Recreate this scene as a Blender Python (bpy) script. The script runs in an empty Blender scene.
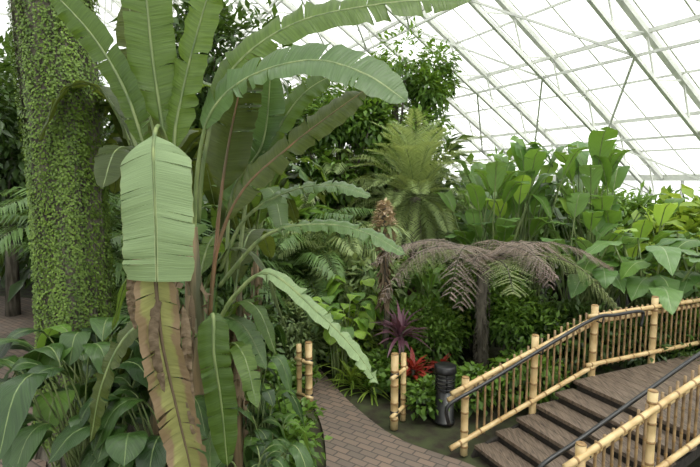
import bpy, math, random
from mathutils import Vector, Matrix
random.seed(7)
R = random.random
def U(a,b): return a+(b-a)*random.random()
V = Vector
ZUP = V((0,0,1))

# ------------------------------------------------------------ materials
def new_mat(name):
    m = bpy.data.materials.new(name); m.use_nodes = True
    nt = m.node_tree; nt.nodes.clear()
    return m, nt, nt.nodes, nt.links
def math_node(N, L, op, a, b=None, clamp=False):
    n = N.new('ShaderNodeMath'); n.operation = op; n.use_clamp = clamp
    for i, s in enumerate((a, b)):
        if s is None: continue
        if isinstance(s, (int, float)): n.inputs[i].default_value = s
        else: L.new(s, n.inputs[i])
    return n.outputs[0]
def mixc(N, L, fac, a, b):
    n = N.new('ShaderNodeMix'); n.data_type = 'RGBA'
    for i, s in ((0, fac), (6, a), (7, b)):
        if isinstance(s, (int, float)): n.inputs[i].default_value = s
        elif isinstance(s, tuple): n.inputs[i].default_value = (*s, 1)
        else: L.new(s, n.inputs[i])
    return n.outputs[2]

def leaf_mat(name, dark, light, rib=None, rough=.42, trans=.3, veins=0, vstr=.35, edge=None, slant=0.0, spec=.5, warm=True):
    if warm:
        dark = (dark[0]*.97, dark[1]*1.03, dark[2]*.82); light = (light[0]*1.03, light[1]*1.09, light[2]*.80)
    m, nt, N, L = new_mat(name)
    out = N.new('ShaderNodeOutputMaterial')
    at = N.new('ShaderNodeAttribute'); at.attribute_name = 'rnd'
    tc = N.new('ShaderNodeTexCoord')
    nz = N.new('ShaderNodeTexNoise'); nz.inputs['Scale'].default_value = 5; L.new(tc.outputs['Object'], nz.inputs['Vector'])
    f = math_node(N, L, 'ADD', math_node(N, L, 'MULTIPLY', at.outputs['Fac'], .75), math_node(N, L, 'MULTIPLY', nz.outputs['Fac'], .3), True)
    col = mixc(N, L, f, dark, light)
    bump = None
    sx = N.new('ShaderNodeSeparateXYZ'); L.new(tc.outputs['UV'], sx.inputs[0])
    ax = math_node(N, L, 'ABSOLUTE', math_node(N, L, 'SUBTRACT', sx.outputs[0], .5))
    if veins:
        yy = math_node(N, L, 'SUBTRACT', math_node(N, L, 'MULTIPLY', sx.outputs[1], veins), math_node(N, L, 'MULTIPLY', ax, slant))
        cb = N.new('ShaderNodeCombineXYZ'); L.new(math_node(N, L, 'MULTIPLY', sx.outputs[0], 1.5), cb.inputs[0]); L.new(yy, cb.inputs[1])
        L.new(math_node(N, L, 'MULTIPLY', at.outputs['Fac'], 77.0), cb.inputs[2])
        vn = N.new('ShaderNodeTexNoise'); vn.inputs['Scale'].default_value = 1.0; vn.inputs['Detail'].default_value = 2.5; L.new(cb.outputs[0], vn.inputs['Vector'])
        mr = N.new('ShaderNodeMapRange'); mr.inputs[1].default_value = .35; mr.inputs[2].default_value = .65; L.new(vn.outputs['Fac'], mr.inputs[0])
        dk = tuple(c*(1-vstr) for c in dark)
        col = mixc(N, L, math_node(N, L, 'MULTIPLY', mr.outputs[0], vstr), col, dk)
        bump = mr.outputs[0]
    if edge:
        cb2 = N.new('ShaderNodeCombineXYZ'); L.new(math_node(N, L, 'MULTIPLY', sx.outputs[0], 3), cb2.inputs[0]); L.new(math_node(N, L, 'MULTIPLY', sx.outputs[1], 18), cb2.inputs[1])
        n2 = N.new('ShaderNodeTexNoise'); n2.inputs['Scale'].default_value = 1; n2.inputs['Detail'].default_value = 4; L.new(cb2.outputs[0], n2.inputs['Vector'])
        e = math_node(N, L, 'ADD', ax, math_node(N, L, 'MULTIPLY', math_node(N, L, 'SUBTRACT', n2.outputs['Fac'], .5), edge[2]))
        g = math_node(N, L, 'MULTIPLY', math_node(N, L, 'SUBTRACT', e, edge[1]), 12, True)
        col = mixc(N, L, g, col, edge[0])
    if rib:
        g = math_node(N, L, 'MULTIPLY', math_node(N, L, 'SUBTRACT', .028, ax), 60, True)
        col = mixc(N, L, g, col, rib)
    p = N.new('ShaderNodeBsdfPrincipled'); p.inputs['Roughness'].default_value = rough
    p.inputs['Specular IOR Level'].default_value = spec
    L.new(col, p.inputs['Base Color'])
    if bump is not None:
        b = N.new('ShaderNodeBump'); b.inputs['Strength'].default_value = .25; b.inputs['Distance'].default_value = .01
        L.new(bump, b.inputs['Height']); L.new(b.outputs[0], p.inputs['Normal'])
    t = N.new('ShaderNodeBsdfTranslucent')
    tcol = mixc(N, L, .45, col, (min(light[0]*1.7,1), min(light[1]*1.5,1), light[2]*.7))
    L.new(tcol, t.inputs['Color'])
    mx = N.new('ShaderNodeMixShader'); mx.inputs[0].default_value = trans
    L.new(p.outputs[0], mx.inputs[1]); L.new(t.outputs[0], mx.inputs[2]); L.new(mx.outputs[0], out.inputs[0])
    return m

def surf_mat(name, a, b, scale=8, rough=.7, stretch=(1,1,1), bump=.3, metal=0, detail=6, lo=.35, hi=.65):
    m, nt, N, L = new_mat(name)
    out = N.new('ShaderNodeOutputMaterial'); p = N.new('ShaderNodeBsdfPrincipled')
    tc = N.new('ShaderNodeTexCoord'); mp = N.new('ShaderNodeMapping'); mp.inputs['Scale'].default_value = stretch
    L.new(tc.outputs['Object'], mp.inputs[0])
    nz = N.new('ShaderNodeTexNoise'); nz.inputs['Scale'].default_value = scale; nz.inputs['Detail'].default_value = detail
    L.new(mp.outputs[0], nz.inputs['Vector'])
    cr = N.new('ShaderNodeMapRange'); cr.inputs[1].default_value = lo; cr.inputs[2].default_value = hi
    L.new(nz.outputs['Fac'], cr.inputs[0])
    L.new(mixc(N, L, cr.outputs[0], a, b), p.inputs['Base Color'])
    p.inputs['Roughness'].default_value = rough; p.inputs['Metallic'].default_value = metal
    if bump:
        bn = N.new('ShaderNodeBump'); bn.inputs['Strength'].default_value = bump; bn.inputs['Distance'].default_value = .02
        L.new(nz.outputs['Fac'], bn.inputs['Height']); L.new(bn.outputs[0], p.inputs['Normal'])
    L.new(p.outputs[0], out.inputs[0])
    return m

def brick_mat():
    m, nt, N, L = new_mat('brick_paving')
    out = N.new('ShaderNodeOutputMaterial'); p = N.new('ShaderNodeBsdfPrincipled')
    tc = N.new('ShaderNodeTexCoord'); mp = N.new('ShaderNodeMapping'); mp.inputs['Rotation'].default_value = (0,0,.6)
    L.new(tc.outputs['Object'], mp.inputs[0])
    b = N.new('ShaderNodeTexBrick'); L.new(mp.outputs[0], b.inputs['Vector'])
    b.inputs['Color1'].default_value = (.24,.165,.125,1); b.inputs['Color2'].default_value = (.15,.115,.095,1)
    b.inputs['Mortar'].default_value = (.055,.045,.038,1); b.inputs['Scale'].default_value = 1
    b.inputs['Mortar Size'].default_value = .009; b.inputs['Brick Width'].default_value = .2; b.inputs['Row Height'].default_value = .1
    nz = N.new('ShaderNodeTexNoise'); nz.inputs['Scale'].default_value = 2.5; nz.inputs['Detail'].default_value = 8
    L.new(tc.outputs['Object'], nz.inputs['Vector'])
    L.new(mixc(N, L, math_node(N, L, 'MULTIPLY', nz.outputs['Fac'], .6), b.outputs['Color'], (.135,.11,.09)), p.inputs['Base Color'])
    p.inputs['Roughness'].default_value = .75
    bn = N.new('ShaderNodeBump'); bn.inputs['Strength'].default_value = .6; bn.inputs['Distance'].default_value = .01; bn.invert = True
    L.new(b.outputs['Fac'], bn.inputs['Height']); L.new(bn.outputs[0], p.inputs['Normal'])
    L.new(p.outputs[0], out.inputs[0])
    return m

def glass_mat():
    m, nt, N, L = new_mat('greenhouse_glazing')
    out = N.new('ShaderNodeOutputMaterial')
    tr = N.new('ShaderNodeBsdfTransparent'); tr.inputs[0].default_value = (.96,.98,.96,1)
    tl = N.new('ShaderNodeBsdfTranslucent'); tl.inputs[0].default_value = (.94,.97,.93,1)
    tc = N.new('ShaderNodeTexCoord'); nz = N.new('ShaderNodeTexNoise'); nz.inputs['Scale'].default_value = .35; nz.inputs['Detail'].default_value = 7
    L.new(tc.outputs['Object'], nz.inputs['Vector'])
    mx = N.new('ShaderNodeMixShader')
    mr = N.new('ShaderNodeMapRange'); mr.inputs[1].default_value=.3; mr.inputs[2].default_value=.75; mr.inputs[3].default_value=.1; mr.inputs[4].default_value=.9
    L.new(nz.outputs['Fac'], mr.inputs[0]); L.new(mr.outputs[0], mx.inputs[0])
    L.new(tr.outputs[0], mx.inputs[1]); L.new(tl.outputs[0], mx.inputs[2]); L.new(mx.outputs[0], out.inputs[0])
    return m

M = {}
M['ban'] = leaf_mat('banana_leaf', (.045,.095,.022), (.145,.22,.055), rib=(.36,.40,.17), rough=.4, trans=.42, veins=110, vstr=.45, edge=((.25,.17,.06), .487, .04))
M['banlight'] = leaf_mat('banana_leaf_pale', (.20,.275,.165), (.28,.36,.23), rib=(.44,.48,.27), rough=.5, trans=.2, veins=150, vstr=.35, edge=((.33,.24,.08), .482, .04))
M['banblue'] = leaf_mat('banana_leaf_glossy', (.065,.125,.05), (.155,.24,.11), rib=(.36,.42,.2), rough=.32, trans=.35, veins=110, vstr=.45, edge=((.25,.17,.06), .487, .04))
M['bandark'] = leaf_mat('banana_leaf_olive', (.035,.06,.016), (.10,.125,.033), rib=(.26,.26,.09), rough=.42, trans=.4, veins=100, vstr=.45, edge=((.2,.12,.05), .484, .05))
M['dry'] = leaf_mat('dry_banana_leaf', (.23,.24,.08), (.36,.35,.12), rib=(.24,.16,.08), rough=.7, trans=.15, veins=70, vstr=.45, edge=((.20,.135,.08), .27, .5), warm=False)
M['brown'] = leaf_mat('withered_leaf', (.10,.07,.04), (.25,.18,.11), rough=.8, trans=.1, veins=50, warm=False)
M['bract'] = leaf_mat('dry_bract', (.32,.22,.13), (.66,.53,.38), rough=.8, trans=.15, warm=False)
M['paddle'] = leaf_mat('paddle_leaf', (.055,.13,.03), (.19,.32,.08), rib=(.36,.46,.18), rough=.35, trans=.36, veins=60, slant=25, vstr=.35)
M['paddlebright'] = leaf_mat('young_paddle_leaf', (.22,.38,.06), (.38,.52,.13), rib=(.5,.6,.25), rough=.4, trans=.38, veins=60, slant=25, vstr=.2)
M['darkleaf'] = leaf_mat('dark_glossy_leaf', (.014,.04,.012), (.07,.135,.038), rib=(.12,.2,.07), rough=.3, trans=.18, veins=40, slant=22, vstr=.5)
M['colo'] = leaf_mat('elephant_ear_leaf', (.08,.17,.06), (.20,.32,.13), rib=(.3,.38,.2), rough=.33, trans=.28, veins=30, slant=16, vstr=.35)
M['shrubA'] = leaf_mat('shrub_leaf_mid', (.033,.08,.014), (.17,.285,.055), trans=.33, rough=.42)
M['shrubB'] = leaf_mat('shrub_leaf_dark', (.015,.036,.010), (.085,.145,.038), trans=.28, rough=.38)
M['shrubC'] = leaf_mat('shrub_leaf_light', (.11,.19,.03), (.35,.45,.1), trans=.35, rough=.5)
M['shrubD'] = leaf_mat('shrub_leaf_grey', (.09,.145,.06), (.33,.39,.23), trans=.3, rough=.5)
M['ivy'] = leaf_mat('ivy_leaf', (.038,.08,.012), (.19,.28,.05), trans=.15, rough=.55)
M['palm'] = leaf_mat('palm_leaflet', (.10,.15,.065), (.38,.44,.24), trans=.3, rough=.45)
M['palmdark'] = leaf_mat('palm_leaflet_dark', (.03,.07,.022), (.15,.24,.09), trans=.25, rough=.4)
M['fern'] = leaf_mat('bronze_fern', (.15,.115,.10), (.38,.31,.28), trans=.25, rough=.7, warm=False)
M['ferngr'] = leaf_mat('green_fern', (.09,.12,.06), (.27,.30,.17), trans=.25, rough=.6)
M['purple'] = leaf_mat('purple_cordyline_leaf', (.05,.018,.03), (.22,.1,.14), trans=.2, rough=.35, warm=False)
M['red'] = leaf_mat('red_croton_leaf', (.16,.014,.01), (.42,.06,.04), trans=.25, rough=.35, warm=False)
M['stem'] = surf_mat('green_stem', (.09,.14,.045), (.22,.27,.10), 20, .45, (1,1,.2), .1)
M['redstem'] = surf_mat('reddish_petiole', (.12,.09,.04), (.24,.12,.06), 12, .5, (1,1,.2), .1)
M['pseudo'] = surf_mat('pseudostem_sheath', (.05,.055,.022), (.22,.15,.08), 7, .65, (3,3,.25), .5)
M['bark'] = surf_mat('bark', (.05,.043,.03), (.18,.16,.125), 7, .9, (2,2,.4), .9)
M['wood'] = surf_mat('weathered_tread_wood', (.06,.043,.032), (.215,.16,.12), 7, .6, (9,1,3), .35, lo=.3, hi=.7)
M['wooddark'] = surf_mat('dark_riser_wood', (.012,.010,.008), (.035,.028,.023), 9, .7, (6,1,3), .3)
M['bamboo'] = surf_mat('bamboo_cane', (.48,.32,.14), (.70,.53,.28), 6, .38, (1,1,1), .05)
M['bamboonode'] = surf_mat('bamboo_node', (.2,.11,.04), (.36,.22,.09), 20, .5, bump=.05)
M['picket'] = surf_mat('dark_bamboo_picket', (.16,.10,.05), (.36,.24,.12), 9, .5, bump=.05)
M['black'] = surf_mat('black_metal', (.008,.008,.009), (.016,.016,.018), 20, .35, bump=.05)
M['white'] = surf_mat('white_painted_steel', (.60,.61,.57), (.74,.75,.70), 3, .5, bump=0)
M['soil'] = surf_mat('soil_and_moss', (.03,.022,.014), (.055,.068,.025), 5, .95, bump=.8)
M['brick'] = brick_mat()
M['glass'] = glass_mat()
M['plinth'] = surf_mat('concrete_plinth', (.3,.3,.28), (.42,.42,.4), 4, .8)
M['lens'] = surf_mat('lamp_diffuser', (.10,.10,.09), (.16,.16,.15), 4, .3, bump=0)

# ------------------------------------------------------------ mesh builder
class MB:
    def __init__(s): s.v=[]; s.f=[]; s.uv=[]; s.m=[]; s.r=[]
    def face(s, idx, uvs, mat=0, rnd=.5):
        s.f.append(idx); s.uv.extend(uvs); s.m.append(mat); s.r.append(rnd)
    def build(s, name, mats, parent=None, smooth=True, loc=None):
        me = bpy.data.meshes.new(name); me.from_pydata(s.v, [], s.f)
        for k in mats: me.materials.append(M[k])
        uvl = me.uv_layers.new(name='UVMap')
        flat = [c for p in s.uv for c in p]; uvl.data.foreach_set('uv', flat)
        a = me.attributes.new('rnd', 'FLOAT', 'FACE'); a.data.foreach_set('value', s.r)
        me.polygons.foreach_set('material_index', s.m)
        me.polygons.foreach_set('use_smooth', [smooth]*len(s.f))
        me.update()
        o = bpy.data.objects.new(name, me); bpy.context.collection.objects.link(o)
        if parent: o.parent = parent
        if loc: o.location = loc
        return o
    def tube(s, pts, rad, n=8, mat=0, rnd=.5, cap=True):
        pts = [V(p) for p in pts]; base = len(s.v); ref = None
        for i, p in enumerate(pts):
            t = (pts[min(i+1,len(pts)-1)]-pts[max(i-1,0)]).normalized()
            if ref is None: ref = t.orthogonal().normalized()
            ref = (ref - t*ref.dot(t)); ref = ref.normalized() if ref.length>1e-5 else t.orthogonal().normalized()
            b = t.cross(ref); r = rad[i] if isinstance(rad,(list,tuple)) else rad
            for k in range(n):
                a = 2*math.pi*k/n
                s.v.append(tuple(p + (ref*math.cos(a)+b*math.sin(a))*r))
        for i in range(len(pts)-1):
            for k in range(n):
                k2=(k+1)%n
                s.face((base+i*n+k, base+i*n+k2, base+(i+1)*n+k2, base+(i+1)*n+k), [(0,0)]*4, mat[i] if isinstance(mat,list) else mat, rnd)
        if cap:
            mm = mat[0] if isinstance(mat,list) else mat
            s.face(tuple(base+k for k in range(n-1,-1,-1)), [(0,0)]*n, mm, rnd)
            e = base+(len(pts)-1)*n
            s.face(tuple(e+k for k in range(n)), [(0,0)]*n, mm, rnd)
    def box(s, c, size, mat=0, rot=None, rnd=.5):
        base=len(s.v); c=V(c)
        for z in (-.5,.5):
            for x,y in ((-.5,-.5),(.5,-.5),(.5,.5),(-.5,.5)):
                p = V((x*size[0],y*size[1],z*size[2]))
                if rot: p = rot@p
                s.v.append(tuple(c+p))
        for q in ((3,2,1,0),(4,5,6,7),(0,1,5,4),(1,2,6,5),(2,3,7,6),(3,0,4,7)):
            s.face(tuple(base+i for i in q), [(0,0),(1,0),(1,1),(0,1)], mat, rnd)
    def beam(s, p0, p1, w, mat=0, h=None):
        p0=V(p0); p1=V(p1); d=p1-p0
        s.box((p0+p1)/2, (w, h or w, d.length), mat, d.to_track_quat('Z','Y').to_matrix())
    def small(s, p, d, n, l, w, mat=0, rnd=.5):
        side = d.cross(n)
        if side.length<1e-4: side = d.orthogonal()
        side.normalize(); n2 = side.cross(d).normalized()
        b=len(s.v)
        s.v.append(tuple(p)); m_=p+d*l*.45
        s.v.append(tuple(m_+side*w*.5+n2*w*.12)); s.v.append(tuple(p+d*l-n2*l*.12)); s.v.append(tuple(m_-side*w*.5+n2*w*.12))
        s.face((b,b+1,b+2),[(.5,0),(1,.5),(.5,1)],mat,rnd); s.face((b,b+2,b+3),[(.5,0),(.5,1),(0,.5)],mat,rnd)

def spline(pts, n):
    pts=[V(p) for p in pts]
    P=[pts[0]*2-pts[1]]+pts+[pts[-1]*2-pts[-2]]
    segs=len(pts)-1; out=[]
    for i in range(n+1):
        t=i/n*segs; k=min(int(t),segs-1); u=t-k
        a,b,c,d=P[k],P[k+1],P[k+2],P[k+3]
        out.append(.5*((2*b)+(c-a)*u+(2*a-5*b+4*c-d)*u*u+(3*b-a-3*c+d)*u**3))
    return out

def prof_banana(t):
    a=min(t/.14,1)**.6; e=max(t-.6,0)/.4
    return a*max(1-e**2.6,0)**.6
def prof_square(t):
    return (min(t/.16,1)**.55*.95+.05)*(1 if t<.9 else 1-(t-.9)*1.2)
def prof_paddle(t): return max(math.sin(math.pi*min(t**.85,1)),0)**.65
def prof_lance(t): return max(math.sin(math.pi*t**.75),0)
def prof_heart(t): return (max(1-(abs(t-.22)/.22)**2.2,0)**.5*.92+.0 if t<.22 else max(1-((t-.22)/.78)**1.5,0)**.9*.92+.0)

def leaf(mb, pts, width, up=(0,0,1), mat=0, stem=None, segs=14, fold=.2, curl=.25, tears=0, prof=prof_banana, wave=.012, start=0.0, rib=.010, rnd=None, cols=(0,.5,1), gap=.3, jag=.06, lift=.04, wf=1.7):
    up=V(up); P=spline(pts, segs*2 if start else segs)
    rnd = R() if rnd is None else rnd
    if stem is not None and rib>0:
        n=len(P); mb.tube([p - ZUP*rib*.3 for p in P],[rib*(1.35-1.1*i/(n-1)) for i in range(n)],6,stem,rnd)
    if start:
        k0=int(start*(len(P)-1)); P=P[k0:]
    n=len(P)-1
    fr=[]
    for i,p in enumerate(P):
        T=(P[min(i+1,n)]-P[max(i-1,0)]).normalized()
        S=T.cross(up)
        if S.length<.05: S=fr[-1][1].copy() if fr else T.orthogonal()
        S.normalize()
        if fr and S.dot(fr[-1][1])<0: S=-S
        fr.append((T,S,S.cross(T).normalized()))
    L=sum((P[i+1]-P[i]).length for i in range(n)); step=L/n
    for sg in (-1,1):
        brk=set()
        if tears: brk=set(random.sample(range(2,n-1),min(tears,n-3)))
        ph=R()*6; rows=[]
        for i in range(n+1):
            t=i/n; T,S,Nn=fr[i]
            variants=[0]
            if i in brk: variants=[-1,1]
            for vv in variants:
                row=[]
                w=width*.5*prof(t)*(1 if not tears else U(1-jag,1.0))
                dn = U(-lift,lift) if vv else 0
                for c in cols:
                    off=S*(sg*c*w*(1-.15*abs(curl)*c))+Nn*((fold*c-curl*c*c)*w + wave*c*math.sin(i*wf+ph)+dn*c)
                    off+=T*(w*.25*c*min(1,(1-t)*3)) + T*(vv*step*U(.02,gap)*c)
                    row.append(len(mb.v)); mb.v.append(tuple(P[i]+off))
                rows.append((row,t,vv))
        for a in range(len(rows)-1):
            ra,ta,va=rows[a]; rb,tb,vb=rows[a+1]
            if va==-1 and vb==1: continue
            for k in range(len(cols)-1):
                u0=.5+sg*cols[k]*.5; u1=.5+sg*cols[k+1]*.5
                q=(ra[k],ra[k+1],rb[k+1],rb[k]); uv=[(u0,ta),(u1,ta),(u1,tb),(u0,tb)]
                if sg<0: q=q[::-1]; uv=uv[::-1]
                mb.face(q,uv,mat,rnd)

def arch(base, az, h, out, droop, bend=.5):
    d=V((math.cos(az),math.sin(az),0)); b=V(base)
    return [b, b+d*out*.14+ZUP*h*.5, b+d*out*.42+ZUP*h*.9, b+d*out*.75+ZUP*(h*1.0-droop*.25), b+d*out+ZUP*(h-droop)]

def clump(mb, base, n, h, out, w, mats=(0,), stem=1, start=.45, prof=prof_paddle, droop=.4, az=(0,6.283), segs=8, tears=0, rib=.008, fold=.25, curl=.3, spread=.15):
    for i in range(n):
        a=U(*az); k=U(.6,1.05)
        b=V(base)+V((U(-spread,spread),U(-spread,spread),0))
        leaf(mb, arch(b,a,h*U(.65,1.08),out*k,h*U(.3,1)*droop*k), w*U(.75,1.15), (0,0,1), random.choice(mats), stem, segs, fold, curl, tears, prof, .01, start, rib)

def frond(mb, pts, n, ll, lw, mat=0, stem=1, droop=.35, vee=.3, start=.15, rad=.008, fwd=.7):
    P=spline(pts,n); m=len(P)-1
    mb.tube(P[::3]+[P[-1]],[rad*(1-.8*i/len(P[::3])) for i in range(len(P[::3])+1)],5,stem,.5)
    fr_=R()*.5
    for i in range(int(m*start),m):
        t=i/m; T=(P[i+1]-P[i]).normalized(); S=T.cross(ZUP)
        if S.length<.05: S=T.orthogonal()
        S.normalize(); Nn=S.cross(T).normalized()
        l=ll*(math.sin(math.pi*min(.12+t*.85,1)))**.6*U(.9,1.1)
        for sg in (-1,1):
            d=(S*sg+T*fwd+Nn*vee+V((U(-.1,.1),U(-.1,.1),U(-.1,.1)))-ZUP*droop*.3).normalized()
            side=d.cross(Nn).normalized()
            b=len(mb.v); p=P[i]; mid=p+d*l*.5; tip=p+(d-ZUP*droop).normalized()*l
            for q in (p, mid+side*lw*.5, tip, mid-side*lw*.5): mb.v.append(tuple(q))
            r=fr_+R()*.5
            mb.face((b,b+1,b+3),[(.5,0),(1,.5),(0,.5)],mat,r); mb.face((b+1,b+2,b+3),[(1,.5),(.5,1),(0,.5)],mat,r)

# ------------------------------------------------------------ building
ca, sa = .898, .44
def RA(r,a,z): return V((ca*r-sa*a, sa*r+ca*a, z))
EAVE_R, EAVE_Z, SL, RIDGE = 16.0, 3.1, .64, -4.0
A0, A1 = -10.0, 34.0
LEFT_R = RIDGE-(EAVE_R-RIDGE)
def roof_z(r): return EAVE_Z+((EAVE_R-RIDGE)-abs(r-RIDGE))*SL
def quad_obj(name, pts, mat):
    mb=MB()
    for p in pts: mb.v.append(tuple(p))
    mb.face(tuple(range(len(pts))),[(0,0)]*len(pts),0,.5)
    return mb.build(name,[mat],smooth=False)
zr=roof_z(RIDGE)
quad_obj('ceiling_glazing_right',[RA(EAVE_R,A0,EAVE_Z),RA(EAVE_R,A1,EAVE_Z),RA(RIDGE,A1,zr),RA(RIDGE,A0,zr)],'glass')
quad_obj('ceiling_glazing_left',[RA(LEFT_R,A1,EAVE_Z),RA(LEFT_R,A0,EAVE_Z),RA(RIDGE,A0,zr),RA(RIDGE,A1,zr)],'glass')
quad_obj('wall_far',[RA(LEFT_R,A1,0),RA(EAVE_R,A1,0),RA(EAVE_R,A1,EAVE_Z),RA(RIDGE,A1,zr),RA(LEFT_R,A1,EAVE_Z)],'glass')
quad_obj('wall_right',[RA(EAVE_R,A0,0),RA(EAVE_R,A1,0),RA(EAVE_R,A1,EAVE_Z),RA(EAVE_R,A0,EAVE_Z)],'glass')
quad_obj('wall_left',[RA(LEFT_R,A0,0),RA(LEFT_R,A1,0),RA(LEFT_R,A1,EAVE_Z),RA(LEFT_R,A0,EAVE_Z)],'glass')
quad_obj('wall_back',[RA(LEFT_R,A0,0),RA(EAVE_R,A0,0),RA(EAVE_R,A0,EAVE_Z),RA(RIDGE,A0,zr),RA(LEFT_R,A0,EAVE_Z)],'glass')

fr=MB()
slopes=[(EAVE_R,1),(LEFT_R,-1)]
DP=.7
for er,sg in slopes:
    def S(r,a,d=0):
        z=roof_z(r); nx=-.539*sg; nz=-.842
        return RA(r+nx*d,a,z+nz*d)
    run=abs(er-RIDGE)
    a=7.5-2.6*6
    while a<A1:
        if a>A0:
            fr.beam(S(er,a,.06),S(RIDGE,a,.06),.14,0,.14)
            fr.beam(S(er,a,DP),S(RIDGE,a,DP),.09,0,.09)
            k=14
            for i in range(k):
                r0=er-sg*run*i/k; r1=er-sg*run*(i+.5)/k; r2=er-sg*run*(i+1)/k
                fr.beam(S(r0,a,DP),S(r1,a,.06),.04); fr.beam(S(r1,a,.06),S(r2,a,DP),.04)
            if a+2.6<A1:
                for i in range(0,8):
                    r0=er-sg*run*i/8; r2=er-sg*run*(i+1)/8
                    if i%2==0: fr.beam(S(r0,a,DP),S(r2,a+2.6,DP),.05)
                    else: fr.beam(S(r0,a+2.6,DP),S(r2,a,DP),.05)
        a+=2.6
    for i in range(0,17):
        r=er-sg*run*i/16
        fr.beam(S(r,A0,.03),S(r,A1,.03),.05 if i%2 else .09)
        if i%2==0 and i: fr.beam(S(r,A0,DP),S(r,A1,DP),.06)
    a=A0
    while a<=A1:
        fr.beam(S(er,a,.0),S(RIDGE,a,.0),.035); a+=.867
    a=A0
    while a<=A1:
        fr.beam(RA(er,a,.6),RA(er,a,EAVE_Z),.07); a+=1.3
    fr.beam(RA(er,A0,EAVE_Z),RA(er,A1,EAVE_Z),.22); fr.beam(RA(er,A0,1.9),RA(er,A1,1.9),.07)
r=LEFT_R
while r<=EAVE_R:
    fr.beam(RA(r,A1,0),RA(r,A1,roof_z(r)),.09); r+=2
for z in (2,4,6,8,10,12,14):
    w=(EAVE_R-RIDGE) if z<EAVE_Z else (EAVE_R-RIDGE)-(z-EAVE_Z)/SL
    fr.beam(RA(RIDGE-w,A1,z),RA(RIDGE+w,A1,z),.09)
fr.build('greenhouse_roof_frame',['white'],smooth=False)
pl=MB()
for p0,p1 in ((RA(EAVE_R,A0,.3),RA(EAVE_R,A1,.3)),(RA(LEFT_R,A0,.3),RA(LEFT_R,A1,.3)),(RA(LEFT_R,A1,.3),RA(EAVE_R,A1,.3)),(RA(LEFT_R,A0,.3),RA(EAVE_R,A0,.3))):
    pl.beam(p0,p1,.3,0,.6)
pl.build('baseboard_plinth',['plinth'],smooth=False)

# ------------------------------------------------------------ ground, paths
g=MB(); n=70
for j in range(n+1):
    for i in range(n+1):
        r=LEFT_R+(EAVE_R-LEFT_R)*i/n; a=A0+(A1-A0)*j/n; p=RA(r,a,0)
        g.v.append((p.x,p.y,-.03+.02*math.sin(p.x*2.1)*math.sin(p.y*1.7)))
for j in range(n):
    for i in range(n):
        q=j*(n+1)+i; g.face((q,q+1,q+n+2,q+n+1),[(0,0)]*4)
g.build('ground',['soil'])
def path(name, left, right, nn=24):
    l=spline([(x,y,0) for x,y in left],nn); r_=spline([(x,y,0) for x,y in right],nn); mb=MB()
    for a,b in zip(l,r_):
        mb.v += [(a.x,a.y,-.1),(a.x,a.y,.022),(b.x,b.y,.022),(b.x,b.y,-.1)]
    for i in range(nn):
        for k in range(3):
            q=4*i+k; mb.face((q,q+1,q+5,q+4),[(0,0)]*4)
    return mb.build(name,['brick'],smooth=False)
path('floor_brick_path',[(-.35,2.2),(-.28,4.2),(-.25,5.0),(-.33,5.8),(-.52,6.6),(-.78,7.7),(-1.6,9.4),(-3.5,11)],
     [(1.9,2.2),(1.75,3.9),(1.42,4.9),(.55,5.6),(-.02,6.6),(-.34,7.4),(-1.0,8.7),(-3.2,10.2)])
path('floor_side_path',[(-7,2),(-6.5,4.0),(-6.6,7),(-7.2,9.5),(-9.5,13)],[(-2.5,2),(-2.75,4),(-3.65,6),(-4.2,8),(-6,12)])

# ------------------------------------------------------------ bamboo helpers
def pole(mb, p0, p1, r, node=.27, mat=0, nmat=1):
    p0=V(p0); p1=V(p1); d=p1-p0; L=d.length; u=d/L
    pts=[p0]; rad=[r]; mats=[]; s=node*U(.3,.9)
    while s<L-.04:
        for o,k in ((-.012,1.0),(-.003,1.13),(.003,1.13),(.012,.97)):
            pts.append(p0+u*(s+o)); rad.append(r*k)
        mats += [mat,nmat,nmat,nmat]; s+=node*U(.85,1.15)
    pts.append(p1); rad.append(r); mats.append(mat)
    mb.tube(pts,rad,10,mats)

ang=math.radians(24)
A=V((math.cos(ang),math.sin(ang),0)); T=V((math.sin(ang),-math.cos(ang),0))
S0=V((1.38,5.28,0)); NS=6; RISE=.1; RUN=.29; WID=1.42
ROT=Matrix((A,-T,ZUP)).transposed()
def ST(s,w,z): return S0+A*s+T*w+ZUP*z
root=bpy.data.objects.new('timber_staircase',None); bpy.context.collection.objects.link(root)
tm=MB(); rm=MB()
hw_=RUN/2-.003
for i in range(NS):
    z=RISE*(i+1)
    for k in range(2):
        tm.box(ST(i*RUN+.07+k*(hw_+.005),WID/2,z-.02),(hw_,WID+.04,.04),0,ROT)
    rm.box(ST(i*RUN+.035,WID/2,z-.07),(.03,WID-.04,.08),0,ROT)
for w in (.0,WID):
    a=[ST(-.05,w,-.02),ST(.25,w,-.02),ST(NS*RUN,w,RISE*NS-.14),ST(NS*RUN,w,RISE*NS-.05),ST(.0,w,.06)]
    b=len(rm.v)
    for q in a: rm.v.append(tuple(q-T*.02))
    for q in a: rm.v.append(tuple(q+T*.02))
    m_=5; rm.face(tuple(b+i for i in range(m_)),[(0,0)]*m_); rm.face(tuple(b+m_+i for i in range(m_-1,-1,-1)),[(0,0)]*m_)
    for i in range(m_): j=(i+1)%m_; rm.face((b+i,b+m_+i,b+m_+j,b+j),[(0,0)]*4)
Z=NS*RISE; sL=NS*RUN
for k in range(24):
    tm.box(ST(sL+.075+k*.155,WID/2-.0,Z-.02),(.148,WID+.04,.04),0,ROT)
rm.box(ST(sL+1.86,0.05,Z-.14),(3.7,.05,.2),0,ROT); rm.box(ST(sL+1.86,WID-.05,Z-.14),(3.7,.05,.2),0,ROT)
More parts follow.
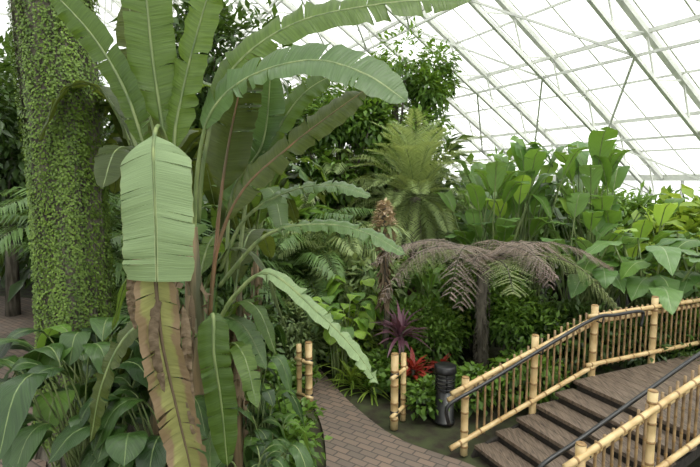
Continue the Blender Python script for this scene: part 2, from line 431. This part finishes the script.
for s in (sL+.1,sL+1.8,sL+3.4):
    for w in (.05,WID-.05): rm.box(ST(s,w,(Z-.2)/2),(.1,.1,Z-.2),0,ROT)
tm.build('treads',['wood'],root,False); rm.build('risers_and_stringers',['wooddark'],root,False)

def railing(name, side):
    e=bpy.data.objects.new(name,None); bpy.context.collection.objects.link(e)
    w=-.05 if side==0 else WID+.05
    def gz(s): return 0 if s<0 else min(s/RUN*RISE+.05,Z) if s<sL else Z
    def PT(s,h): return ST(s,w,gz(s)+h)
    po=MB(); posts=[-.12,.85,sL+.05,sL+1.15,sL+2.3,sL+3.4] if side==0 else [-.12,.72,sL+.38,sL+1.4,sL+2.5,sL+3.4]
    for s in posts:
        pole(po,ST(s,w,0.0),ST(s,w,gz(s)+.88),.042,.2)
        b=ST(s,w,gz(s)+.88); po.tube([b,b+ZUP*.008],[.044,.036],10,1)
    po.build('posts',['bamboo','bamboonode'],e)
    ra=MB()
    for h in (.76,.665,.15):
        off=T*(.03 if h!=.665 else -.03)
        pole(ra,PT(-.32,h-.02)+off,PT(sL+.12,h)+off,.029,.25)
        pole(ra,PT(sL-.08,h)+off,PT(sL+3.7,h)+off,.029,.25)
    ra.build('rails',['bamboo','bamboonode'],e)
    pk=MB(); s=.05
    while s<sL+3.6:
        if min(abs(s-q) for q in posts)>.05: pole(pk,PT(s,.09),PT(s,.80),.013,.22)
        s+=.10
    pk.build('pickets',['picket','bamboonode'],e)
    hr=MB(); hw=T*(.13 if side==0 else -.13)
    hp=[PT(-.42,.47),PT(-.45,.63),PT(-.36,.71),PT(0,.77),PT(.9,.77),PT(sL-.1,.77),PT(sL+.25,.77),PT(sL+.7,.77),PT(sL+.75,.69),PT(sL+.72,.57)]
    hr.tube(spline([p+hw for p in hp],40),.020,8,0)
    for s in (.0,.85,sL+.05): hr.tube([PT(s,.69),PT(s,.69)+hw*.9,PT(s,.77)+hw],.010,6,0)
    hr.build('handrail',['black'],e)
railing('bamboo_railing',0); railing('bamboo_railing',1)

def gate(name, x, y, h, dx, dy):
    mb=MB()
    pole(mb,(x,y,-.02),(x,y,h),.048,.2); mb.tube([(x,y,h),(x,y,h+.01)],[.05,.04],10,1)
    pole(mb,(x+dx,y+dy,-.02),(x+dx,y+dy,h*.93),.036,.2)
    for z in (.2,.72): pole(mb,(x-dx*.35,y-dy*.35-.05,h*z),(x+dx*1.3,y+dy*1.3-.05,h*z),.026,.2)
    for z in (.2,.72): mb.tube([(x,y-.0,h*z-.03),(x,y,h*z+.03)],.053,10,2)
    mb.build(name,['bamboo','bamboonode','black'])
gate('bamboo_gate_post',.54,5.9,.92,.13,.22); gate('bamboo_gate_post',-.54,6.4,.9,-.14,.12)

def bollard(x,y):
    mb=MB(); c=V((x,y,0))
    mb.tube([c,c+ZUP*.03,c+ZUP*.03,c+ZUP*.42],[.13,.13,.115,.115],18,0)
    mb.tube([c+ZUP*.42,c+ZUP*.64],.10,14,1)
    for k in range(4): mb.tube([c+ZUP*(.44+k*.05),c+ZUP*(.455+k*.05)],[.13,.11],18,0)
    for k in range(4):
        a=k*math.pi/2; d=V((math.cos(a),math.sin(a),0))*.11; mb.tube([c+d+ZUP*.42,c+d+ZUP*.65],.010,5,0)
    mb.tube([c+ZUP*.64,c+ZUP*.66,c+ZUP*.72,c+ZUP*.73],[.14,.14,.135,.12],18,0)
    mb.build('bollard_lamp',['black','lens'])
bollard(1.18,6.05)

# ------------------------------------------------------------ ivy tree trunk
def ivy_trunk():
    mb=MB(); cx,cy=-3.08,5.5; H=9.0; ns=40; nh=70
    def rad(a,z):
        return (.325+.025*math.sin(a*3+z*.5)+.018*math.sin(a*7-z*1.3))*(1.0+.012*z)+.18*math.exp(-z*2.2)*(1+.4*math.sin(a*4))
    for j in range(nh+1):
        z=-.1+H*j/nh
        for i in range(ns):
            a=2*math.pi*i/ns; r=rad(a,z)+U(-.008,.008)
            mb.v.append((cx+.03*math.sin(z*.6)+r*math.cos(a),cy+r*math.sin(a),z))
    for j in range(nh):
        for i in range(ns):
            i2=(i+1)%ns; mb.face((j*ns+i,j*ns+i2,(j+1)*ns+i2,(j+1)*ns+i),[(0,0)]*4,0,.5)
    cnt=0
    while cnt<56000:
        a=U(0,6.283); z=U(.2,6.6)
        dens=.7+.33*math.sin(a*4+z*1.1)*math.sin(z*2.3+a*2)+.25*math.sin(a*11+z*2.5)-.12*max(0,(z-3.4)/3)
        if R()>dens+.15: continue
        r=rad(a,z)+U(.0,.05); n_=V((math.cos(a),math.sin(a),.15))
        d=V((-math.sin(a),math.cos(a),0))*U(-1,1)+V((0,0,-1))*U(.1,1)+n_*.35
        d.normalize()
        mb.small(V((cx+.03*math.sin(z*.6)+r*math.cos(a),cy+r*math.sin(a),z)),d,n_,U(.018,.04),U(.016,.034),1,min(1,max(0,dens*.5+U(-.2,.5)))); cnt+=1
    for k in range(14):
        a=U(0,6.28); pts=[]
        for q in range(20):
            z=q*.33; a+=U(-.12,.12); r=rad(a,z)+.008; pts.append((cx+.03*math.sin(z*.6)+r*math.cos(a),cy+r*math.sin(a),z))
        mb.tube(pts,.010,5,2)
    mb.build('ivy_covered_tree_trunk',['bark','ivy','bark'])
ivy_trunk()

# ------------------------------------------------------------ main banana plant
b=MB() # mats: 0 ban 1 stem 2 banlight 3 banblue 4 bandark 5 dry 6 brown 7 pseudo 8 redstem
BM=['ban','stem','banlight','banblue','bandark','dry','brown','pseudo','redstem']
def pseudostem(mb,x,y,h,r0,lean=(0,0)):
    for k in range(5):
        a=k*1.3; o=V((math.cos(a),math.sin(a),0))*r0*.35
        base=V((x,y,-.03))
        mb.tube([base+o*(1-t*.5)+V((lean[0]*t,lean[1]*t,h*t*(1-.06*k))) for t in (0,.2,.4,.6,.8,1)],[r0*.8,r0*.72,r0*.62,r0*.52,r0*.42,r0*.25],9,7,R())
    for k in range(16):
        a=U(0,6.28); o=V((math.cos(a),math.sin(a),0)); z=U(.5,.95)*h; q=V((x+lean[0]*z/h,y+lean[1]*z/h,z))+o*r0*.6; l=U(.25,.6)
        leaf(mb,[q,q+o*.04-ZUP*l*.4,q+o*U(.0,.08)-ZUP*l],U(.03,.07),o,6,None,7,.1,.5,2,prof_lance,.012)
pseudostem(b,-1.15,3.62,2.7,.12,(.02,-.06))
pseudostem(b,-1.42,3.85,2.5,.10,(-.05,0))
pseudostem(b,-.98,3.9,2.2,.08,(.1,0))
B=lambda pts,w,up,mat,**k: leaf(b,pts,w,up,mat,k.pop('stem',1),k.pop('segs',26),k.pop('fold',.2),k.pop('curl',.3),k.pop('tears',5),k.pop('prof',prof_banana),k.pop('wave',.008),k.pop('start',.2),k.pop('rib',.014),cols=(0,.33,.66,1),**k)
B([(-1.18,3.6,2.5),(-1.26,3.52,3.2),(-1.32,3.5,3.75),(-1.35,3.48,4.3),(-1.36,3.4,4.8)],.34,(.35,-1,.2),0,start=.34,rnd=.5)
B([(-1.16,3.6,2.6),(-1.2,3.5,3.2),(-1.13,3.5,3.6),(-.98,3.45,4.05),(-.80,3.4,4.5)],.28,(-.3,-1,.3),0,start=.25,rnd=.95)
B([(-1.12,3.6,2.6),(-1.05,3.52,3.1),(-.93,3.45,3.45),(-.66,3.35,3.66),(-.25,3.22,3.74),(.08,3.12,3.64),(.34,3.05,3.46)],.36,(-.1,-.75,.75),3,start=.27,curl=.15,tears=7,rnd=.3,gap=.25,lift=.025)
B([(-1.1,3.65,2.7),(-1.02,3.6,3.2),(-.85,3.6,3.72),(-.41,3.6,4.06),(.21,3.6,4.2),(.85,3.6,4.24)],.34,(-.2,-.85,.65),0,start=.32,rnd=.7,tears=7,gap=.25)
B([(-1.05,3.7,2.0),(-.98,3.7,2.5),(-.78,3.7,2.93),(-.43,3.7,3.25),(-.14,3.7,3.47),(.13,3.7,3.66)],.30,(-.5,-.75,.5),4,start=.3,stem=8,tears=6,rnd=.8)
B([(-1.05,3.8,2.2),(-1.0,3.88,2.8),(-.93,3.9,3.25),(-.85,3.9,3.6),(-.74,3.9,4.0)],.38,(-.2,-1,.1),4,start=.32,stem=8,rnd=.5)
# broad front leaf hanging towards the viewer
B([(-1.15,3.5,2.75),(-1.17,3.32,3.18),(-1.16,3.12,3.33),(-1.13,2.95,3.22),(-1.11,2.88,3.02),(-1.10,2.85,2.72),(-1.11,2.86,2.42)],.43,(.05,-1,.15),2,start=.47,prof=prof_square,curl=.22,fold=.03,tears=7,rnd=.5,wave=.010,wf=.55,gap=.14,jag=.05,lift=.014)
# dry leaf
B([(-1.2,3.3,2.7),(-1.17,3.05,2.62),(-1.15,2.95,2.45),(-1.12,2.93,2.05),(-1.06,2.95,1.65),(-.99,2.98,1.2),(-.97,3.0,.9)],.26,(.25,-1,.1),5,start=.25,tears=11,prof=prof_banana,curl=-.35,wave=.022,wf=.9,stem=6,gap=.2,jag=.14,lift=.025)
B([(-1.17,3.2,2.6),(-1.13,3.0,2.45),(-1.15,2.88,2.1),(-1.1,2.88,1.75)],.06,(.3,-1,.1),6,start=.2,tears=4,wave=.012,stem=None)
B([(-1.1,3.2,2.4),(-1.0,3.0,2.1),(-.98,2.95,1.8),(-.95,2.95,1.4)],.06,(.3,-1,.1),6,start=.2,tears=4,wave=.012,stem=None)
B([(-1.3,3.4,2.6),(-1.36,3.2,2.5),(-1.39,3.15,2.3),(-1.37,3.15,2.05)],.06,(.3,-1,.1),6,start=.2,tears=4,wave=.012,stem=None)
B([(-1.02,3.9,2.3),(-.8,3.9,2.72),(-.42,3.9,2.93),(-.1,3.88,2.96),(.16,3.85,2.88)],.20,(0,-.5,1),3,start=.3,tears=6)
B([(-1.0,3.8,2.2),(-.62,3.7,2.6),(-.22,3.7,2.68),(.12,3.65,2.62),(.40,3.6,2.47)],.18,(0,-.5,1),3,start=.3,rnd=.8)
B([(-1.0,3.6,1.9),(-.81,3.5,2.2),(-.56,3.45,2.36),(-.21,3.42,2.08),(.02,3.42,1.84),(.2,3.42,1.58)],.15,(.5,-.55,.8),2,start=.33,rnd=.6)
B([(-1.2,3.6,2.6),(-1.33,3.45,3.05),(-1.46,3.4,3.55),(-1.66,3.4,3.92),(-1.95,3.4,4.25)],.22,(-.5,-.8,.6),0,start=.3)
B([(-1.25,3.7,2.6),(-1.4,3.75,3.2),(-1.52,3.8,3.7),(-1.6,3.8,4.3)],.3,(.2,-1,.1),4,start=.3)
B([(-1.05,3.5,1.8),(-.93,3.35,2.1),(-.91,3.28,1.85),(-.87,3.28,1.5),(-.84,3.28,1.05)],.22,(.3,-1,.3),0,start=.25,rnd=.3,tears=6,gap=.15,lift=.02)
B([(-1.1,3.5,1.9),(-1.25,3.3,2.1),(-1.45,3.2,2.0),(-1.6,3.15,1.7),(-1.7,3.15,1.3)],.16,(-.3,-.8,.6),4,start=.25)
B([(-1.2,3.9,2.6),(-1.3,4.0,3.0),(-1.5,4.05,3.05),(-1.62,4.0,2.8),(-1.62,3.95,2.4)],.26,(-.2,-.8,.6),4,start=.2,rnd=.1)
B([(-.9,4.0,2.3),(-.8,4.1,3.0),(-.55,4.1,3.45),(-.35,4.1,3.7),(-.1,4.1,3.85)],.24,(-.4,-.8,.3),0,start=.25)
B([(-1.0,4.0,2.2),(-.95,4.1,2.9),(-.7,4.1,3.3),(-.62,4.1,3.9)],.3,(-.1,-1,.1),3,start=.25)
for k in range(14):
    a=U(0,6.28); base=V((-1.15+U(-.25,.3),4.0+U(-.2,.3),U(.8,1.9)))
    leaf(b,arch(base,a,U(.5,1.0),U(.5,.95),U(.3,.8)),U(.16,.26),(0,0,1),random.choice((0,3,4,4)),1,12,.2,.3,3,prof_banana,.01,.25,.012)
b.build('banana_plant',BM)

b=MB()
pseudostem(b,-2.1,5.4,2.6,.13)
for k in range(13):
    a=k*.75+U(-.2,.2)
    leaf(b,arch((-2.1,5.4,2.3),a,U(1.0,2.0),U(.9,1.5),U(.4,1.1)),U(.3,.42),(0,0,1),random.choice((0,4,4)),1,16,.2,.3,4,prof_banana,.012,.22,.018,rnd=U(0,.5))
b.build('banana_plant',BM)
b=MB()
pseudostem(b,-1.3,6.8,2.1,.12)
for k in range(11):
    a=k*.75+U(-.2,.2)
    leaf(b,arch((-1.3,6.8,1.9),a,U(.8,1.5),U(.8,1.35),U(.3,.7)),U(.26,.36),(0,0,1),random.choice((0,3,4)),1,16,.2,.3,4,prof_banana,.012,.22,.018,rnd=U(0,.7))
b.build('banana_plant',BM)

DK=['darkleaf','stem','paddle']
def clump_obj(name,specs,mats):
    mb=MB()
    for s in specs: clump(mb,**s)
    return mb.build(name,mats)
def dark(name,x,y,h,out,n,w,mats=(0,),droop=.5,**k):
    clump_obj(name,[dict(base=(x,y,-.02),n=n,h=h,out=out,w=w,mats=mats,droop=droop,prof=prof_paddle,start=.5,segs=9,**k)],DK)
dark('peace_lily_plant',-2.1,3.85,1.75,.9,38,.27,droop=.35)
dark('peace_lily_plant',-1.45,3.7,1.5,.75,26,.24,droop=.4)
dark('peace_lily_plant',-2.35,4.45,1.75,.85,30,.27,(0,0,0,2),droop=.35)
dark('peace_lily_plant',-1.6,3.15,1.1,.65,20,.22)
dark('peace_lily_plant',-.85,4.4,1.15,.5,24,.16,(0,0,2))
dark('peace_lily_plant',-1.1,4.9,1.55,.6,26,.19,(0,0,2))
dark('peace_lily_plant',-.75,3.6,1.1,.5,22,.15)

# ------------------------------------------------------------ bird of paradise mass, right
PD=['paddle','stem','paddlebright','colo']
def bop(x,y,h,out,n,w,mats=(0,0,0,2),name='bird_of_paradise_plant',droop=.12):
    mb=MB()
    for i in range(n):
        a=U(0,6.283); k=U(.35,1.0); d=V((math.cos(a),math.sin(a),0)); base=V((x+U(-.3,.3),y+U(-.3,.3),-.02)); hh=h*U(.62,1.03)
        p1=base+d*out*k*.15+ZUP*hh*.45; p2=base+d*out*k*.38+ZUP*hh*.72; p3=base+d*out*k*.7+ZUP*hh*.9; p4=base+d*out*k+ZUP*hh*(1.02-droop*k)
        up=(-d*1.0+ZUP*.6) 
        leaf(mb,[base,p1,p2,p3,p4],w*U(.8,1.2),up,random.choice(mats),1,12,.3,.25,1,prof_paddle,.012,.6,.016)
    mb.build(name,PD)
bop(2.55,9.3,3.5,1.2,28,.38,(0,0,3))
bop(3.3,9.6,3.9,1.2,32,.4,(0,0,0,2,3))
bop(4.6,9.4,4.1,1.2,30,.42,(0,0,3))
bop(4.0,8.5,2.9,1.1,26,.38,(0,3,0,2))
bop(5.3,9.0,2.9,1.0,20,.38,(0,3,2))
bop(3.0,10.6,3.6,1.1,18,.38,(0,3))

def ears(x,y,h,n,w,out,mats=(3,)):
    mb=MB()
    for i in range(n):
        a=U(0,6.28); o=U(.4,1)*out; hh=h*U(.7,1.1); d=V((math.cos(a),math.sin(a),0)); base=V((x,y,-.02))
        top=base+d*o*.7+ZUP*hh
        mb.tube(spline([base,base+d*o*.15+ZUP*hh*.5,top],8),.014,6,1)
        L=w*1.25*U(.8,1.1)
        leaf(mb,[top-d*L*.2+ZUP*.02,top+d*L*.3-ZUP*.03,top+d*L*.8-ZUP*L*.45],w*U(.8,1.1),(0,0,1),random.choice(mats),None,10,.15,.2,0,prof_heart,.02)
    mb.build('elephant_ear_plant',PD)
ears(4.5,7.4,1.95,18,.5,1.0,(3,3,0)); ears(5.4,7.6,2.05,18,.5,1.0,(3,3,0)); ears(3.9,7.8,1.8,14,.45,.9,(3,0)); ears(6.4,7.8,2.1,12,.5,.9)

# ------------------------------------------------------------ palms
def palm(name,x,y,z,n,L,ll,lw,mat,trunk=.1,up=(.2,1.35),seg=42,bend=(.5,1.25),dr=.45,vee=.25,fwd=.7):
    mb=MB()
    if z>.5: mb.tube([(x,y,-.05),(x+.03,y,z*.5),(x,y,z)],[trunk*1.2,trunk,trunk*.9],12,2)
    for i in range(n):
        a=i*2.4+U(-.2,.2); e=up[0]+(up[1]-up[0])*((i+.5)/n)+U(-.1,.1)
        d=V((math.cos(a),math.sin(a),0)); l=L*U(.85,1.1)
        c=V((x,y,z)); p1=c+(d*math.cos(e)+ZUP*math.sin(e))*l*.4
        p2=p1+(d*math.cos(e-bend[0])+ZUP*math.sin(e-bend[0]))*l*.33; p3=p2+(d*math.cos(e-bend[1])+ZUP*math.sin(e-bend[1]))*l*.3
        frond(mb,[c,p1,p2,p3],seg,ll,lw,0,1,dr,vee,.1,fwd=fwd)
    return mb.build(name,[mat,'stem','bark'])
palm('pygmy_date_palm',1.42,11,2.65,72,1.8,.38,.018,'palm',.13,(-.75,1.45),70,(.25,.75),.15,.35,.8)
palm('areca_palm',-1.0,9.5,1.0,22,2.2,.5,.045,'palmdark',.08,(.3,1.4))
palm('areca_palm',-4.5,8.5,1.6,20,2.2,.5,.045,'palmdark',.1,(.2,1.4))
palm('areca_palm',-.4,13.5,2.2,24,2.4,.5,.05,'palm',.1,(.1,1.4))
palm('areca_palm',-2.6,7.5,1.0,20,2.0,.5,.04,'palmdark',.1,(.4,1.4))
palm('areca_palm',-.4,9.6,1.3,18,1.6,.4,.03,'palm',.07,(.3,1.3))

# ------------------------------------------------------------ tree fern
def tree_fern(x,y,h):
    mb=MB(); c=V((x,y,h))
    mb.tube([(x,y,-.05),(x+.02,y,.5),(x-.02,y,1.1),(x,y,h)],[.13,.085,.075,.09],14,1)
    for k in range(500):
        a=U(0,6.28); z=U(0,h); r=.08
        mb.small(V((x+r*math.cos(a),y+r*math.sin(a),z)),V((math.cos(a),math.sin(a),-1.2)).normalized(),V((math.cos(a),math.sin(a),0)),.08,.02,1,R())
    n=20
    for i in range(n):
        a=i*2*math.pi/n+U(-.15,.15); d=V((math.cos(a),math.sin(a),0)); l=U(1.4,2.0)*(1 if abs(d.y)<.7 else .78); rise=U(.2,.5); dr=U(.0,.55)
        sd=V((-d.y,d.x,0))*U(-.25,.25)
        P=spline([c,c+d*l*.3+ZUP*rise*.8,c+d*l*.65+ZUP*(rise*.8-dr*.15)+sd*.4,c+d*l*.95-ZUP*(dr-.1)+sd],32); m=len(P)-1
        mb.tube(P[::2],[.012*(1-.8*q/16) for q in range(len(P[::2]))],5,1)
        mt=0 if i%3 else 2
        for q in range(3,m):
            t=q/m; T_=(P[q+1]-P[q]).normalized(); S=T_.cross(ZUP).normalized()
            for sg in (-1,1):
                if R()<.05: continue
                L=(.38*math.sin(math.pi*min(.1+.9*t,1))**.7+.02)*U(.75,1.1)
                dd=(S*sg+T_*U(.3,.6)-ZUP*U(-.1,.4)).normalized(); k=13
                side=dd.cross(ZUP).normalized(); r=R()
                for j in range(1,k+1):
                    tt=j/k; p=P[q]+dd*L*tt-ZUP*L*.2*tt*tt; sl=.046*(1-tt*.7)
                    for s2 in (-1,1): mb.small(p,(side*s2+dd*.5-ZUP*U(-.2,.3)).normalized(),ZUP,sl,.019,mt,min(1,max(0,r*.7+U(0,.45))))
    mb.build('tree_fern',['fern','bark','ferngr'])
tree_fern(1.98,7.4,1.74)

def rosette(name,x,y,h,n,L,w,mats,trunk=.03):
    mb=MB(); mb.tube([(x,y,-.03),(x+.02,y,h*.5),(x,y,h)],trunk,8,1)
    for i in range(n):
        a=i*2.4; e=U(-.1,1.4); d=V((math.cos(a),math.sin(a),0)); c=V((x,y,h-U(0,.12))); l=L*U(.8,1.1)
        p1=c+(d*math.cos(e)+ZUP*math.sin(e))*l*.5; p2=c+(d*math.cos(e-.25)+ZUP*math.sin(e-.25))*l
        leaf(mb,[c,p1,p2],w,(0,0,1),0,None,6,.3,.1,0,prof_lance,.003)
    mb.build(name,mats)
rosette('purple_cordyline',.72,7.0,.85,44,.48,.06,['purple','bark'])
rosette('purple_cordyline',1.05,8.6,1.0,20,.4,.05,['purple','bark'])
rosette('red_croton',.86,6.65,.45,34,.32,.07,['red','bark'])
rosette('red_croton',1.3,6.9,.4,24,.28,.06,['red','bark'])
rosette('flax_lily',-.1,7.6,.15,60,.6,.03,['shrubC','stem'])
rosette('flax_lily',-.35,8.2,.2,60,.6,.03,['shrubA','stem'])
rosette('flax_lily',.3,6.9,.1,60,.45,.03,['shrubC','stem'])
rosette('flax_lily',.02,7.1,.1,60,.45,.03,['shrubC','stem'])

# dried flower spike on a shaggy stalk
mb=MB(); x,y=.52,7.6
mb.tube([(x,y,-.05),(x+.05,y,1),(x-.02,y,2.35),(x,y,2.65)],[.06,.045,.04,.02],9,0)
for k in range(620):
    a=U(0,6.28); z=U(1.95,2.68); q=(z-1.95)/.73; n_=V((math.cos(a),math.sin(a),0)); rr=.16*math.sin(math.pi*(.15+.8*q))
    mb.small(V((x,y,z))+n_*rr*U(.5,1),(n_+V((0,0,U(-.4,1.0)))).normalized(),V((0,0,1)),U(.06,.12),U(.04,.08),1,R())
for k in range(160):
    a=U(0,6.28); z=U(1.1,1.95); n_=V((math.cos(a),math.sin(a),0))
    mb.small(V((x,y,z))+n_*.03,(n_+V((0,0,U(-2.2,-.6)))).normalized(),n_,U(.12,.24),U(.02,.05),3,R())
for k in range(18):
    a=U(0,6.28); d=V((math.cos(a),math.sin(a),0)); c=V((x,y,2.2))
    leaf(mb,[c,c+d*.2+ZUP*.12,c+d*.42-ZUP*.06],.06,(0,0,1),2,None,6,.2,.1,0,prof_lance)
mb.build('dried_flower_spike',['bark','bract','shrubD','brown'])

# ------------------------------------------------------------ shrubs and trees
def crown_mesh(mb, c, rx, ry, rz, n, l, w, mat=0, droop=.2, lumps=9, far=.72, sz=(.32,.55)):
    c=V(c); cs=[]
    for k in range(lumps):
        v=V((U(-1,1),U(-1,1),U(-.8,1))); v=v.normalized()*U(.35,far)
        cs.append((V((v.x*rx,v.y*ry,v.z*rz)),U(*sz)))
    for i in range(n):
        o,s=random.choice(cs); d=V((random.gauss(0,1),random.gauss(0,1),random.gauss(.15,1))).normalized()
        rr=s*U(.55,1.08) if R()<.85 else s*U(1.0,1.4)
        p=c+o+V((d.x*rx*rr,d.y*ry*rr,d.z*rz*rr))
        dr=(d+V((U(-.7,.7),U(-.7,.7),U(-.7,.4)-droop))).normalized()
        nn=(ZUP*.8+d*.6+V((U(-.4,.4),U(-.4,.4),0))).normalized()
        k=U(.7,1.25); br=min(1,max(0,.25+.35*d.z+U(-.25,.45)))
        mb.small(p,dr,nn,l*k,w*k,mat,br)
    return cs
def shrub_proto(rx,rz,n,l,w,mat,stems=8):
    mb=MB(); cs=crown_mesh(mb,(0,0,rz*.95),rx,rx,rz,n,l,w,0)
    for o,s in cs: mb.tube(spline([(U(-.1,.1),U(-.1,.1),-.05),(o.x*.4,o.y*.4,rz*.4),(o.x,o.y,o.z+rz*.95)],6),[.03,.025,.022,.018,.014,.01,.006],5,1)
    return mb,mat
protos={}
def shrub(kind,name,x,y,s=1,sz=None,rot=None):
    if kind not in protos:
        spec={'mid':(1.0,1.0,3200,.15,.07,'shrubA'),'dark':(1.0,1.0,3200,.17,.08,'shrubB'),'light':(.6,.5,1300,.12,.07,'shrubC'),
              'grey':(.7,.6,1700,.13,.05,'shrubD'),'big':(1.1,1.2,1500,.32,.15,'shrubA'),'bigdark':(1.2,1.4,1700,.36,.15,'shrubB'),
              'low':(.5,.28,800,.1,.07,'shrubA')}[kind]
        mb,mt=shrub_proto(*spec); o=mb.build(name,[mt,'bark']); protos[kind]=o.data
    else:
        o=bpy.data.objects.new(name,protos[kind]); bpy.context.collection.objects.link(o)
    o.location=(x,y,-.02); o.scale=(s,s,sz or s); o.rotation_euler=(0,0,rot if rot is not None else U(0,6.28))
for a in [('low','groundcover_plant',.95,6.35,.9),('low','groundcover_plant',.3,7.15,1),('low','groundcover_plant',.75,7.0,1.1),('low','groundcover_plant',1.5,6.5,1.1),
          ('low','groundcover_plant',2.3,6.7,1.3),('low','groundcover_plant',-.9,6.9,1.0),('low','groundcover_plant',-.8,5.6,1.0),('low','groundcover_plant',-.8,5.0,1.0),('low','groundcover_plant',-1.2,5.9,1.2),
          ('light','light_leaf_shrub',.1,8.0,1.0),('light','light_leaf_shrub',-.6,8.9,1.3),('light','light_leaf_shrub',.6,8.8,1.3),('light','light_leaf_shrub',1.5,8.8,1.2),
          ('mid','broadleaf_shrub',1.3,7.7,.62),('mid','broadleaf_shrub',2.7,7.6,.75),('mid','broadleaf_shrub',1.2,9.6,.85),('dark','dark_leaf_shrub',3.2,7.3,.7),
          ('mid','broadleaf_shrub',2.2,8.6,.9),('grey','variegated_shrub',-.2,9.6,1.5),('grey','variegated_shrub',.2,8.9,1.6),('grey','variegated_shrub',-.9,8.0,1.0),
          ('dark','dark_leaf_shrub',4.4,6.9,.6),('mid','broadleaf_shrub',5.4,7.2,.75),('dark','dark_leaf_shrub',6.4,7.2,.8),('dark','dark_leaf_shrub',-2.0,6.8,.9),
          ('dark','dark_leaf_shrub',-1.6,8.2,1.1),('bigdark','rubber_shrub',-2.9,8.8,1.2),('big','broadleaf_evergreen',-1.8,10.5,1.3),('dark','dark_leaf_shrub',-5.2,11,1.4),
          ('bigdark','rubber_shrub',-6.5,13,1.6),('bigdark','rubber_shrub',-4.0,12.8,1.5),('big','broadleaf_evergreen',-1.4,14,1.6),
          ('big','broadleaf_evergreen',.5,15.8,1.7),('bigdark','rubber_shrub',2.3,15.0,1.5),('mid','broadleaf_shrub',3.6,13.5,1.6),('mid','broadleaf_shrub',5.2,12.5,1.6),
          ('dark','dark_leaf_shrub',2.2,12.8,1.3),('mid','broadleaf_shrub',6.4,11,1.5),('light','light_leaf_shrub',6.5,9.2,2.5),('light','light_leaf_shrub',7.4,9.4,3.0),('light','light_leaf_shrub',8.4,10.5,3.1),('mid','broadleaf_shrub',8.2,11.5,1.6),
          ('dark','dark_leaf_shrub',7.4,8.0,1.0),('big','broadleaf_evergreen',4.8,15.5,1.5),('mid','broadleaf_shrub',7.0,13.5,1.6),('bigdark','rubber_shrub',-10,9,1.6),('bigdark','rubber_shrub',-9,15.5,2.2),('bigdark','rubber_shrub',-5.5,16.5,2.2)]:
    shrub(*a)

def tree(name,x,y,h,rx,rz,n,l,w,mat,tr=.12,lumps=12,far=.72,sz=(.32,.55)):
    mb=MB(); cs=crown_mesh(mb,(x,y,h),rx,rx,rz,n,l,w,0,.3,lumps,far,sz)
    mb.tube([(x,y,-.05),(x+.08,y,h*.4),(x,y,h)],[tr*1.3,tr,tr*.6],10,1)
    for o,s in cs: mb.tube(spline([(x+.05,y,h*.6),(x+o.x*.5,y+o.y*.5,h*.75+o.z*.4),(x+o.x,y+o.y,h+o.z)],6),[.06,.05,.045,.035,.025,.018,.01],6,1)
    mb.build(name,[mat,'bark'])
tree('fig_tree',1.2,13.6,5.0,1.9,2.1,6500,.2,.09,'shrubA',lumps=26,far=.97,sz=(.15,.34))
tree('fig_tree',-.3,13.0,4.0,1.6,1.7,5500,.22,.10,'shrubA',lumps=16,far=.9,sz=(.2,.4))
tree('fig_tree',-3.2,11.5,4.8,1.9,2.2,6000,.26,.11,'shrubB',lumps=16,far=.9,sz=(.2,.45))
tree('fig_tree',-7.5,11.0,4.0,1.9,2.4,5000,.26,.11,'shrubB')

clump_obj('caladium_plant',[dict(base=(-.12,7.45,0),n=30,h=1.2,out=.5,w=.3,mats=(2,2,0),droop=.3,start=.55,segs=7)],PD)
clump_obj('caladium_plant',[dict(base=(.15,8.1,0),n=26,h=1.45,out=.6,w=.3,mats=(2,0),droop=.3,start=.55,segs=7)],PD)
clump_obj('ginger_plant',[dict(base=(1.3,8.5,0),n=26,h=1.5,out=.7,w=.16,mats=(0,),droop=.4,start=.4,segs=7)],PD)
clump_obj('ginger_plant',[dict(base=(.0,10.2,0),n=26,h=2.2,out=.8,w=.18,mats=(0,3),droop=.4,start=.4,segs=7)],PD)

# ------------------------------------------------------------ light, world, camera
w=bpy.data.worlds.new('overcast_sky'); bpy.context.scene.world=w; w.use_nodes=True
bg=w.node_tree.nodes['Background']; bg.inputs[0].default_value=(.985,.99,.985,1); bg.inputs[1].default_value=1.75
s=bpy.data.lights.new('hazy_sun','SUN'); s.energy=3.8; s.angle=math.radians(30); s.color=(1,.98,.91)
so=bpy.data.objects.new('hazy_sun',s); bpy.context.collection.objects.link(so)
so.rotation_euler=V((.35,-.3,1)).to_track_quat('Z','Y').to_euler()
bpy.context.scene.view_settings.view_transform='Standard'
cam=bpy.data.cameras.new('camera'); cam.lens=26; cam.sensor_width=36
co=bpy.data.objects.new('camera',cam); bpy.context.collection.objects.link(co)
co.location=(0,0,3); co.rotation_euler=(math.radians(84),0,0)
bpy.context.scene.camera=co
